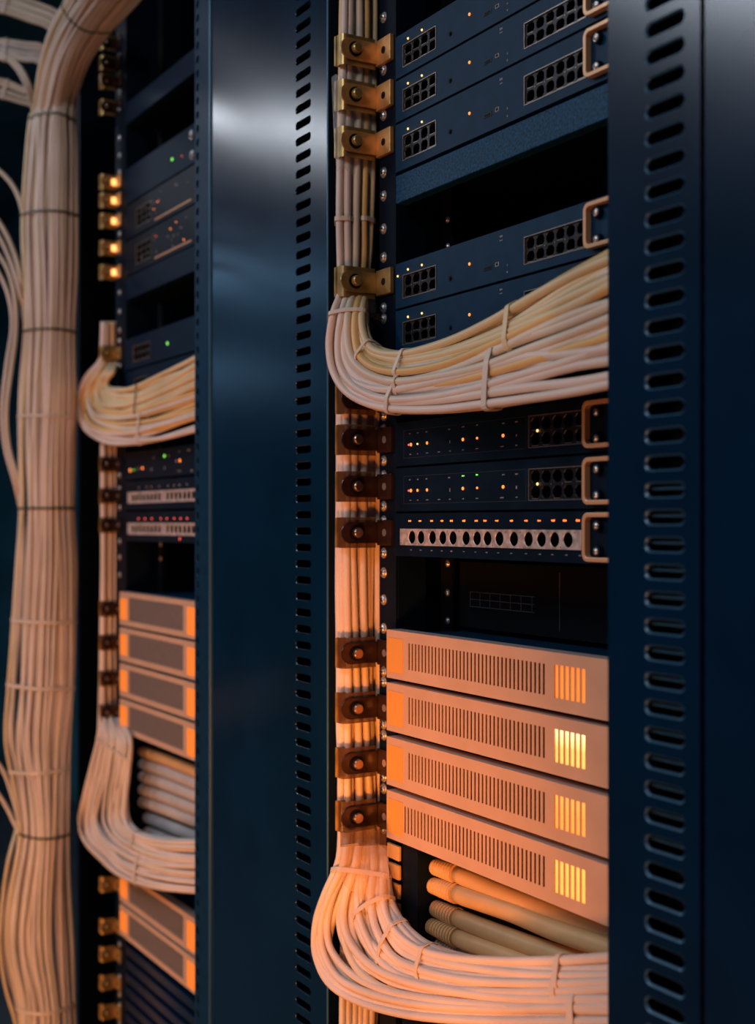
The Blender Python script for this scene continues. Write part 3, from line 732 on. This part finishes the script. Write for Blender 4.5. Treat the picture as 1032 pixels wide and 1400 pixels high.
# far bundles
RF = 0.0034
XCF = XY(160, YL) - 0.0085
ctrlL1 = [((160,440,XCF),(140,440,XCF)), ((160,475,XCF),(139,475,XCF)), ((160,494,XCF),(136,494,XCF)), ((157,507,.648),(117,516,.632)), ((151,516,.645),(104,543,.628)), ((149,523,.644),(105,570,.628)), ((153,529,.643),(117,593,.628)), ((166,531,.642),(146,605,.630)),
          ((187,528,.642),(178,606,.632)), ((217,514,.644),(217,600,.634)), ((264,491,.646),(264,589,.636)), ((310,466,.646),(310,578,.636))]
def mtL1(v, lay, rnd): return 'straw' if v < .45 else ('amber' if rnd.random() < .25 else 'cream' if v < .75 else 'pinkish')
bundle('far upper cable bundle drooping out of the far rack and sweeping right', ctrlL1, 11, 3, RF, mtL1, crowd=[1,1,1,1,.8,.6,.5,.4,.3,.1,0,0], seed=21, jit=0.09, wob=0.015,
       ties=[(8.2, 0, .5, .0030, 'twist_tie', 'green_tie'), (8.4, .5, 1, .0040, 'cable_tie', 'tie')])
ctrlLc = [((159,600,XCF),(138,600,XCF)), ((161,680,XCF),(137,680,XCF)), ((160,760,XCF),(138,760,XCF)), ((160,840,XCF),(137,840,XCF)), ((160,920,XCF),(136,920,XCF)), ((161,975,XCF),(136,975,XCF)),
          ((178,1008,.650),(134,1007,.638)), ((177,1050,.646),(125,1045,.634)), ((174,1090,.644),(113,1085,.630)), ((177,1120,.643),(104,1120,.628)), ((190,1136,.642),(109,1150,.628)), ((210,1144,.642),(130,1176,.629)), ((235,1148,.643),(160,1203,.630)), ((264,1150,.644),(215,1220,.632)), ((310,1152,.644),(310,1228,.634))]
bundle('far lower cable bundle running down the far clamps and looping right', ctrlLc, 9, 3, RF, mt2, crowd=[1]*6+[.6,.5,.4,.4,.3,.3,.2,0,0], seed=25, jit=0.09, wob=0.01,
       ties=[(6.4, 0, 1, .0016, 'cable_tie', 'tie'), (10.8, 0, .4, .0034, 'cable_tie', 'tie'), (12.2, .4, 1, .0050, 'cable_tie', 'tie')])

# big vertical trunk at the left
YT = 2.0
ctrlT = [((580,-1350,1.08),(450,-1350,1.20)), ((480,-520,1.20),(340,-560,1.37)), ((330,-170,1.46),(200,-190,1.55)), ((240,-60,1.60),(125,-60,1.68)), ((188,2,1.76),(90,0,1.82)), ((152,42,1.87),(69,41,1.90)), ((122,84,1.94),(55,90,1.95)), ((105,128,YT),(46,150,YT)), ((101,160,YT),(42,160,YT)), ((103,210,YT),(37,205,YT)), ((104,292,YT),(31,292,YT)),
         ((104,370,YT),(32,370,YT)), ((101,452,YT),(34,452,YT)), ((103,530,YT),(28,530,YT)), ((101,610,YT),(25,610,YT)), ((99,695,YT),(27,695,YT)), ((103,770,YT),(23,770,YT)), ((103,850,YT),(18,850,YT)), ((103,940,YT),(12,940,YT)),
         ((98,1010,YT),(8,1010,YT)), ((94,1070,YT),(18,1070,YT)), ((92,1143,YT),(27,1143,YT)), ((95,1230,YT),(11,1230,YT)), ((99,1300,YT),(5,1300,YT)), ((101,1380,YT),(24,1380,YT)), ((104,1460,YT),(20,1460,YT)), ((104,1640,YT),(20,1640,YT))]
G = 'green_tie'
def mtT(v, lay, rnd): return 'cream' if rnd.random() < .55 else 'straw' if rnd.random() < .22 else 'pinkish'
trunk, tp = bundle('tall thick trunk of pale cables at the left edge, bound with dark green ties', ctrlT, 14, 3, 0.0033, mtT, seed=31, jit=0.07, bulge=0.030, per=4, step=0.006, n=7, own=0.8,
       ties=[(4.9, 0, 1, .0022, 'twist_tie', G), (8, 0, 1, .0026, 'twist_tie', G), (10, 0, 1, .0026, 'twist_tie', G), (12, 0, 1, .0026, 'twist_tie', G), (13.6, 0, 1, .0028, 'cable_tie', 'tie'), (15, 0, 1, .0026, 'twist_tie', G),
             (17, 0, 1, .0040, 'cable_tie', 'tie'), (18, 0, 1, .0040, 'cable_tie', 'tie'), (19.9, 0, 1, .0040, 'cable_tie', 'tie'), (21, 0, 1, .0028, 'twist_tie', G), (24, 0, 1, .0040, 'cable_tie', 'tie')])
# loose cables joining the trunk
def loose(label, pts, r, m, group=None):
    p = [P(*a) for a in pts]; b = MB(); b.tube(spline(p, 6), r, 8)
    o = b.build('loose_cable', m, smooth=True); return tag(o, label, 'cable', group)
loose('pale loose cable curving in from the left edge below the trunk\'s leaning top', [(-420,166,2.0),(-230,168,2.0),(-130,178,2.0),(-60,200,2.0),(-20,220,2.0),(6,240,2.0),(22,262,2.0),(31,290,2.0),(36,330,2.03)], .0036, 'cream')
loose('pale loose cable arching down beside the trunk, uppermost of the arching ones', [(-420,228,2.0),(-230,230,2.0),(-130,240,2.0),(-60,262,2.0),(-20,282,2.0),(4,312,2.0),(20,348,2.0),(29,385,2.0),(33,430,2.03)], .0036, 'cream')
loose('pale loose cable just under the uppermost arching one beside the trunk', [(-420,251,2.0),(-230,253,2.0),(-130,263,2.0),(-60,285,2.0),(-20,300,2.0),(0,326,2.0),(16,362,2.0),(27,400,2.0),(34,440,2.03)], .0036, 'pinkish')
loose('pale cable bowing out left of the trunk and back in, inner one', [(-420,284,2.0),(-230,286,2.0),(-130,296,2.0),(-60,318,2.0),(-20,330,2.0),(6,360,2.0),(19,400,2.0),(22,450,2.0),(16,500,2.0),(9,560,2.0),(12,610,2.0),(24,655,2.0),(34,700,2.03)], .0034, 'cream')
loose('pale cable bowing out left of the trunk and back in, outer one', [(-420,306,2.0),(-230,308,2.0),(-130,318,2.0),(-60,340,2.0),(-20,350,2.0),(2,380,2.0),(14,415,2.0),(16,452,2.0),(9,500,2.0),(3,560,2.0),(7,612,2.0),(20,660,2.0),(30,705,2.03)], .0034, 'pinkish')
loose('pale cable entering the lower trunk from the left, upper one', [(-420,986,2.0),(-230,988,2.0),(-130,998,2.0),(-60,1020,2.0),(-20,1030,2.0),(2,1050,2.0),(16,1085,2.0),(26,1125,2.0),(34,1170,2.03)], .0034, 'cream')
loose('pale cable entering the lower trunk from the left, lower one', [(-420,1016,2.0),(-230,1018,2.0),(-130,1028,2.0),(-60,1050,2.0),(-20,1065,2.0),(4,1095,2.0),(18,1122,2.0),(28,1145,2.0),(36,1180,2.03)], .0034, 'cream')
loose('thin pale cable hanging left of the trunk near the bottom of the picture', [(30,1090,2.06),(24,1130,2.03),(12,1175,2.0),(4,1230,2.0),(0,1290,2.0),(8,1350,2.0),(22,1400,2.0),(30,1460,2.0)], .0032, 'straw')
def side_branch(label, top, bot, lanes, lay, seed, m):
    bundle(label, [((a[0], a[1], a[2]), (b_[0], b_[1], b_[2])) for a, b_ in zip(top, bot)], lanes, lay, 0.0033, lambda v, l, r_: m if r_.random() < .7 else 'cream', seed=seed, jit=.06, ties=[(4.2, 0, 1, .0036, 'cable_tie', 'tie')])
side_branch('branch of pale cables running off left at the very top of the picture', [(-420,-74,2.06),(-230,-72,2.06),(-130,-62,2.06),(-60,-40,2.06),(0,-15,2.06),(40,0,2.06),(85,20,2.06),(110,60,2.09)], [(-420,-34,2.06),(-230,-32,2.06),(-130,-22,2.06),(-60,0,2.06),(0,15,2.06),(40,28,2.06),(70,42,2.06),(90,90,2.09)], 6, 2, 51, 'cream')
side_branch('branch of pale cables leaving the trunk at left, second from the top', [(-420,16,2.06),(-230,18,2.06),(-130,28,2.06),(-60,50,2.06),(0,52,2.06),(35,56,2.06),(62,62,2.06),(95,100,2.09)], [(-420,44,2.06),(-230,46,2.06),(-130,56,2.06),(-60,78,2.06),(0,78,2.06),(30,86,2.06),(56,92,2.06),(80,140,2.09)], 5, 2, 52, 'pinkish')
side_branch('thin branch of cables arching down into the trunk below the second branch', [(-420,40,2.03),(-230,42,2.03),(-130,52,2.03),(-60,74,2.03),(0,72,2.03),(25,84,2.03),(42,112,2.03),(52,150,2.06)], [(-420,50,2.03),(-230,52,2.03),(-130,62,2.03),(-60,84,2.03),(0,82,2.03),(20,94,2.03),(35,122,2.03),(46,160,2.06)], 2, 1, 53, 'cream')
side_branch('lowest branch of pale cables running off left above the first green band', [(-420,66,2.09),(-230,68,2.09),(-130,78,2.09),(-60,100,2.09),(0,104,2.09),(28,116,2.09),(50,126,2.09),(80,150,2.12)], [(-420,86,2.09),(-230,88,2.09),(-130,98,2.09),(-60,120,2.09),(0,136,2.09),(26,142,2.09),(46,148,2.09),(70,175,2.12)], 4, 2, 54, 'cream')

# ---------------------------------------------------------------- clamps
def clamp_proto(label, mb, ms, strap_smoke, low=False):
    t = thing('cable_clamp', label, 'cable clamp', (0, 0, 0), None)
    b = MB()
    tip = [(-0.0345+0.0105*math.cos(a), 0.0105*math.sin(a)) for a in [math.radians(90+180*i/10) for i in range(11)]]
    b.prism([(-0.0045, -0.0105)]+[(-0.0045, 0.0105)]+tip, 'x', -0.0020, 0.0)
    eh = 0.0125
    b.prism(list(reversed([(-0.0020, -eh), (0.0250, -eh), (0.0250, eh), (-0.0020, eh)])), 'y', -0.0045, 0.0)
    o = b.build('bracket', mb, t, bevel=0.0006)
    b = MB(); b.cyl((0.0125, -0.0045, 0.0), (0, -1, 0), 0.0036, 0.0003, 16)
    b.build('bolt_hole', 'hole' if not low else 'steel', t)
    b = MB(); sh = 0.0150; prof = [(-0.003, -0.0042)]
    pts = [(-0.0032, -0.0046), (-0.0032, -0.036)] + [(-0.0032-0.006+0.006*math.cos(a), -0.036-0.006*math.sin(a)) for a in [math.radians(90*i/5) for i in range(1, 6)]] + [(-0.0150, -0.042)]
    vs = []; fs = []; k = len(pts)
    for z in (-sh, sh):
        for d in (0, 0.0012):
            for i, (x, y) in enumerate(pts): vs.append((x-(d if i <= 3 else d*0.5 if i < 6 else 0), y+(0 if i <= 1 else d*0.5 if i < 5 else d), z))
    for i in range(k-1):
        fs += [(i, i+1, 2*k+i+1, 2*k+i), (k+i, 3*k+i, 3*k+i+1, k+i+1), (i, k+i, k+i+1, i+1), (2*k+i, 2*k+i+1, 3*k+i+1, 3*k+i)]
    fs += [(0, 2*k, 3*k, k), (k-1, 2*k-1, 4*k-1, 3*k-1)]
    b.add(vs, fs); b.build('strap', ms, t, smooth=False)
    b = MB(); b.box(-0.0165, -0.0140, -0.0435, -0.030, -sh*0.98, sh*0.98); b.build('strap_lip', 'oldbrass', t, bevel=0.0004)
    b = MB()
    b.cyl((0.0, -0.0290, 0), (1, 0, 0), 0.0072, 0.0016, 20, mi=1)
    b.cyl((0.0016, -0.0290, 0), (1, 0, 0), 0.0052, 0.0040, 20, mi=0); b.cyl((0.0056, -0.0290, 0), (1, 0, 0), 0.0052, 0.0010, 20, 0.0042)
    b.build('bolt', [ms if not strap_smoke else 'bolt_m', 'hole'], t, bevel=0.0003)
    return t
M['bolt_m'] = mat('worn_bolt', (0.40, 0.26, 0.20), 0.28, 0.95)
XC = XY(515, YR-0.0045)
ords = ['topmost', 'second', 'third', 'fourth', 'fifth', 'sixth', 'seventh', 'eighth', 'ninth', 'tenth', 'eleventh', 'twelfth', 'thirteenth', 'fourteenth', 'fifteenth']
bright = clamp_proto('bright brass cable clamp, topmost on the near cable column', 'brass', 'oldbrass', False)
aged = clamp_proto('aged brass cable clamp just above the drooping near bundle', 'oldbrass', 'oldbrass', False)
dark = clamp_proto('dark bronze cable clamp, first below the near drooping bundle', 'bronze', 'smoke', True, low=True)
def put(c, px_py, Y, s=1.0, xc=None, sy=1.0, rz=0.0):
    px, py = px_py
    c.location = (XC if xc is None else xc, Y, ZY(px, py, Y)); c.scale = (s, s*sy, s); c.rotation_euler = (0, 0, rz)
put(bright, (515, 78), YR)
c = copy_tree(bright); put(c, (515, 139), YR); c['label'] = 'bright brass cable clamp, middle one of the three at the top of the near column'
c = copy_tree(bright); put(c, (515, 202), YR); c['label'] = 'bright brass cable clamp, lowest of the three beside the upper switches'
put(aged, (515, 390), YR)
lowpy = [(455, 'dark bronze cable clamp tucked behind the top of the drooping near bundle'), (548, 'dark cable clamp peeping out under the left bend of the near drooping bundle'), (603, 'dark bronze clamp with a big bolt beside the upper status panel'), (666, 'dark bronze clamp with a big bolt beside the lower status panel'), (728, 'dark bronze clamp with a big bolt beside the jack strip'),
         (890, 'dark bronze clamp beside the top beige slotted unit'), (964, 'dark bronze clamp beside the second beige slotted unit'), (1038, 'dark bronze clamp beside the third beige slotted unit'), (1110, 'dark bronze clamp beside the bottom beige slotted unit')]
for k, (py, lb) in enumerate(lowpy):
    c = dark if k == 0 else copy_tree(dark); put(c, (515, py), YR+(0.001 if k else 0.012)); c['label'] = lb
GB = 'clamps of the far rack'
xcF = XY(160, YL)
dimc = clamp_proto('x', 'bronze', 'oldbrass', True); _keep = dimc
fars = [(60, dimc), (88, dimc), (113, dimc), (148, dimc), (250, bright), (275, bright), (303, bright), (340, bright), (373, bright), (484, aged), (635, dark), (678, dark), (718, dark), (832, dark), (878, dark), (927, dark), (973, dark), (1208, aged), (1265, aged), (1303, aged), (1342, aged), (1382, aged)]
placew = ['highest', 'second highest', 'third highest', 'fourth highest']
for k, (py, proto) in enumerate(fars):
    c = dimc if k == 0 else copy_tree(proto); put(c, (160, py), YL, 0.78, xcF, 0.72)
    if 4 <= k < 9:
        b = MB(); b.box(0.0002, 0.003, -0.016, -0.004, -0.006, 0.006); b.build('amber_glint', 'led_w', c, bevel=0.001)  # glowing amber piece added as the reflected glint on the brass
    if k < 4: c['label'] = 'dim brass clamp high on the far column, ' + placew[k] + ' there'
    elif k < 9: c['label'] = 'shining brass clamp on the far column, ' + ['first', 'second', 'third', 'fourth', 'fifth'][k-4] + ' from the top of the five glinting ones'
    elif k == 9: c['label'] = 'aged brass clamp just above the far drooping bundle'
    elif k < 13: c['label'] = 'dark clamp on the far column, ' + ['upper', 'middle', 'lower'][k-10] + ' of three below the far drooping bundle'
    elif k < 17: c['label'] = 'dark clamp beside the upper far beige stack, ' + ['first', 'second', 'third', 'fourth'][k-13] + ' from the top'
    else: c['label'] = 'orange-lit clamp low on the far column, ' + ['first', 'second', 'third', 'fourth', 'fifth'][k-17] + ' below the looping cables'

# ---------------------------------------------------------------- conduits
def conduit(label, pts, r, ribs, m, group=None):
    p = spline([P(*a) for a in pts], 10); t = thing('conduit', label, 'conduit', (0, 0, 0), group)
    L = [0]
    for a, b_ in zip(p, p[1:]): L.append(L[-1]+(b_-a).length)
    def at(s):
        for i in range(len(L)-1):
            if L[i+1] >= s: return p[i].lerp(p[i+1], (s-L[i])/max(1e-9, L[i+1]-L[i]))
        return p[-1]
    Lr = ribs; n = 15; q = []; rr = []
    if ribs > 0:
        k = 0; s = 0.0
        q.append(at(0)); rr.append(r*0.45); q.append(at(0.003)); rr.append(r*0.62); q.append(at(0.012)); rr.append(r*0.72)
        q.pop(); rr.pop(); s = 0.006; N = int((Lr-0.006)/0.0048)
        for k in range(N):
            g = min(1.08, 0.74+0.38*k/N)
            for ds, f in ((0, 0.70), (0.0006, 0.70), (0.0014, 1.0), (0.0036, 1.0)):
                q.append(at(s+ds)); rr.append(r*(f if f > 0.9 else 0.70)*g)
            s += 0.0048
        b = MB(); b.tube(q, rr, 16); b.build('ribbed_sleeve', m, t, smooth=False)
    else: s = 0.0
    b = MB(); q = []; rr = []; M_ = 26
    for i in range(M_+1):
        ss = s+(L[-1]-s)*i/M_; q.append(at(ss)); rr.append(r*(1.0 if i else 0.9))
    if ribs <= 0:
        rr[0] = r*0.45; q.insert(1, at(0.012)); rr.insert(1, r*0.9)
    b.tube(q, rr, 16); b.build('smooth_tube', m, t, smooth=True)
    return t
cY = 0.672
conds = [([(568,1177,cY),(628,1196,cY),(720,1232,cY),(831,1272,cY),(900,1300,cY)], 'highest', 'conduit'), ([(569,1203,cY-.002),(631,1224,cY-.004),(700,1247,cY-.006),(760,1272,cY-.008),(831,1296,cY-.01),(900,1322,cY-.01)], 'second', 'conduit'),
         ([(568,1229,cY),(630,1257,cY),(700,1284,cY),(780,1312,cY),(900,1350,cY)], 'third', 'conduit'), ([(568,1256,cY-.004),(630,1284,cY-.004),(700,1310,cY-.004),(780,1336,cY),(900,1370,cY)], 'fourth', 'conduit'), ([(572,1278,cY+.006),(630,1304,cY+.006),(700,1330,cY+.006),(900,1390,cY+.006)], 'fifth', 'conduit_grey')]
for pts, w_, m in conds:
    conduit('ribbed-ended conduit under the near beige stack, ' + (w_ if w_ == 'highest' else w_ + ' from the top'), pts, 0.0088, 0.076, m)
for k, (a, m) in enumerate(((1026, 'conduit'), (1043, 'conduit_grey'), (1060, 'conduit_grey'), (1078, 'conduit_grey'), (1095, 'conduit_grey'), (1116, 'conduit_grey'), (1136, 'conduit_grey'))):
    conduit('far conduit above the far looping cables, ' + ['highest', 'second from the top', 'third from the top', 'fourth from the top', 'third from the bottom', 'second from the bottom', 'lowest'][k],
            [(192+(k > 4)*6, a, .690), (225, a+11, .690), (266, a+27, .690), (310, a+44, .690)], 0.0088, 0, m)
# finger duct at the foot of the near column
t = thing('finger_duct', 'orange-lit comb of duct fingers behind the foot of the near column', 'cable duct', (0, 0, 0))
yb = YR-0.004; x0, x1 = XY(529, yb), XY(545, yb)
fg = None
for k in range(8):
    za, zb = ZY(540, 1156+k*26+20, yb), ZY(540, 1156+k*26, yb)
    if fg is None:
        b = MB(); b.prism([(x0, 0), (x1, 0), (x1, zb-za), (x0, zb-za)], 'y', yb, yb+0.003); fg = b.build('finger', 'comb', t, bevel=0.0006); f_ = fg
    else: f_ = fg.copy(); COL.objects.link(f_)
    f_.location = (0, 0, za)
b = MB(); b.box(XY(545, yb), XY(566, yb), yb+0.004, yb+0.03, 0.4, ZY(545, 1155, yb)); b.build('duct_spine', 'dark', t)

# warm lamp inside the near rack behind the conduits
def point(name, loc, col, e, r):
    d = bpy.data.lights.new(name, 'POINT'); d.color = col; d.energy = e; d.shadow_soft_size = r
    o = bpy.data.objects.new(name, d); COL.objects.link(o); o.location = loc
point('rack_interior_lamp', (-0.80, 0.80, 0.72), (1.0, 0.36, 0.05), 0.6, 0.03)

# clear film wrapped round the cables at the upper clamps, amber collar and film at the foot of the column
M['film'] = mat('clear_film', (0.75, 0.72, 0.70), 0.18, 0, 0.7, 0, 1, 0, 1, None, 0, 0.22)
M['amber_film'] = mat('amber_film', (0.80, 0.46, 0.20), 0.22, 0, 0.6, 0, 1, 0, 1, None, 0, 0.34)
def film(parent, name, m, pts_top, pts_bot, rows=10, seed=1):
    rnd = random.Random(seed); b = MB(); n = len(pts_top); vs = []
    A = [P(*a) for a in pts_top]; Z = [P(*a) for a in pts_bot]
    for r_ in range(rows+1):
        for i in range(n):
            q = A[i].lerp(Z[i], r_/rows); q = q - Vector((q.x, q.y, 0)).normalized()*rnd.uniform(0, 0.0010)
            vs.append(q)
    b.add(vs, [(r_*n+i, (r_+1)*n+i, (r_+1)*n+i+1, r_*n+i+1) for r_ in range(rows) for i in range(n-1)])
    return b.build(name, m, parent, smooth=True)
XS = -1.0955
t = thing('film_wrap', 'crumpled clear film around the cables between the three bright brass clamps', 'plastic film')
film(t, 'sheet', 'film', [(453, 106, .612), (458, 102, .609), (466, 104, XS), (480, 98, XS), (496, 104, XS), (512, 100, XS)], [(456, 182, .612), (460, 236, .609), (468, 228, XS), (482, 240, XS), (498, 226, XS), (512, 250, XS)], 14, 3)
t = thing('film_wrap', 'amber-tinted film and collar where the near lower cables fan out', 'plastic film')
film(t, 'sheet', 'amber_film', [(466, 1156, .6065), (476, 1154, .604), (490, 1152, .612), (505, 1152, .622), (518, 1154, .632), (530, 1156, .637)], [(462, 1196, .600), (472, 1212, .599), (489, 1226, .604), (505, 1234, .612), (520, 1232, .620), (533, 1228, .628)], 8, 5)
film(t, 'collar', 'smoke', [(465, 1136, .6065), (480, 1135, .608), (500, 1134, .620), (528, 1134, .636)], [(465, 1158, .6065), (480, 1157, .606), (500, 1156, .617), (528, 1155, .634)], 3, 6)
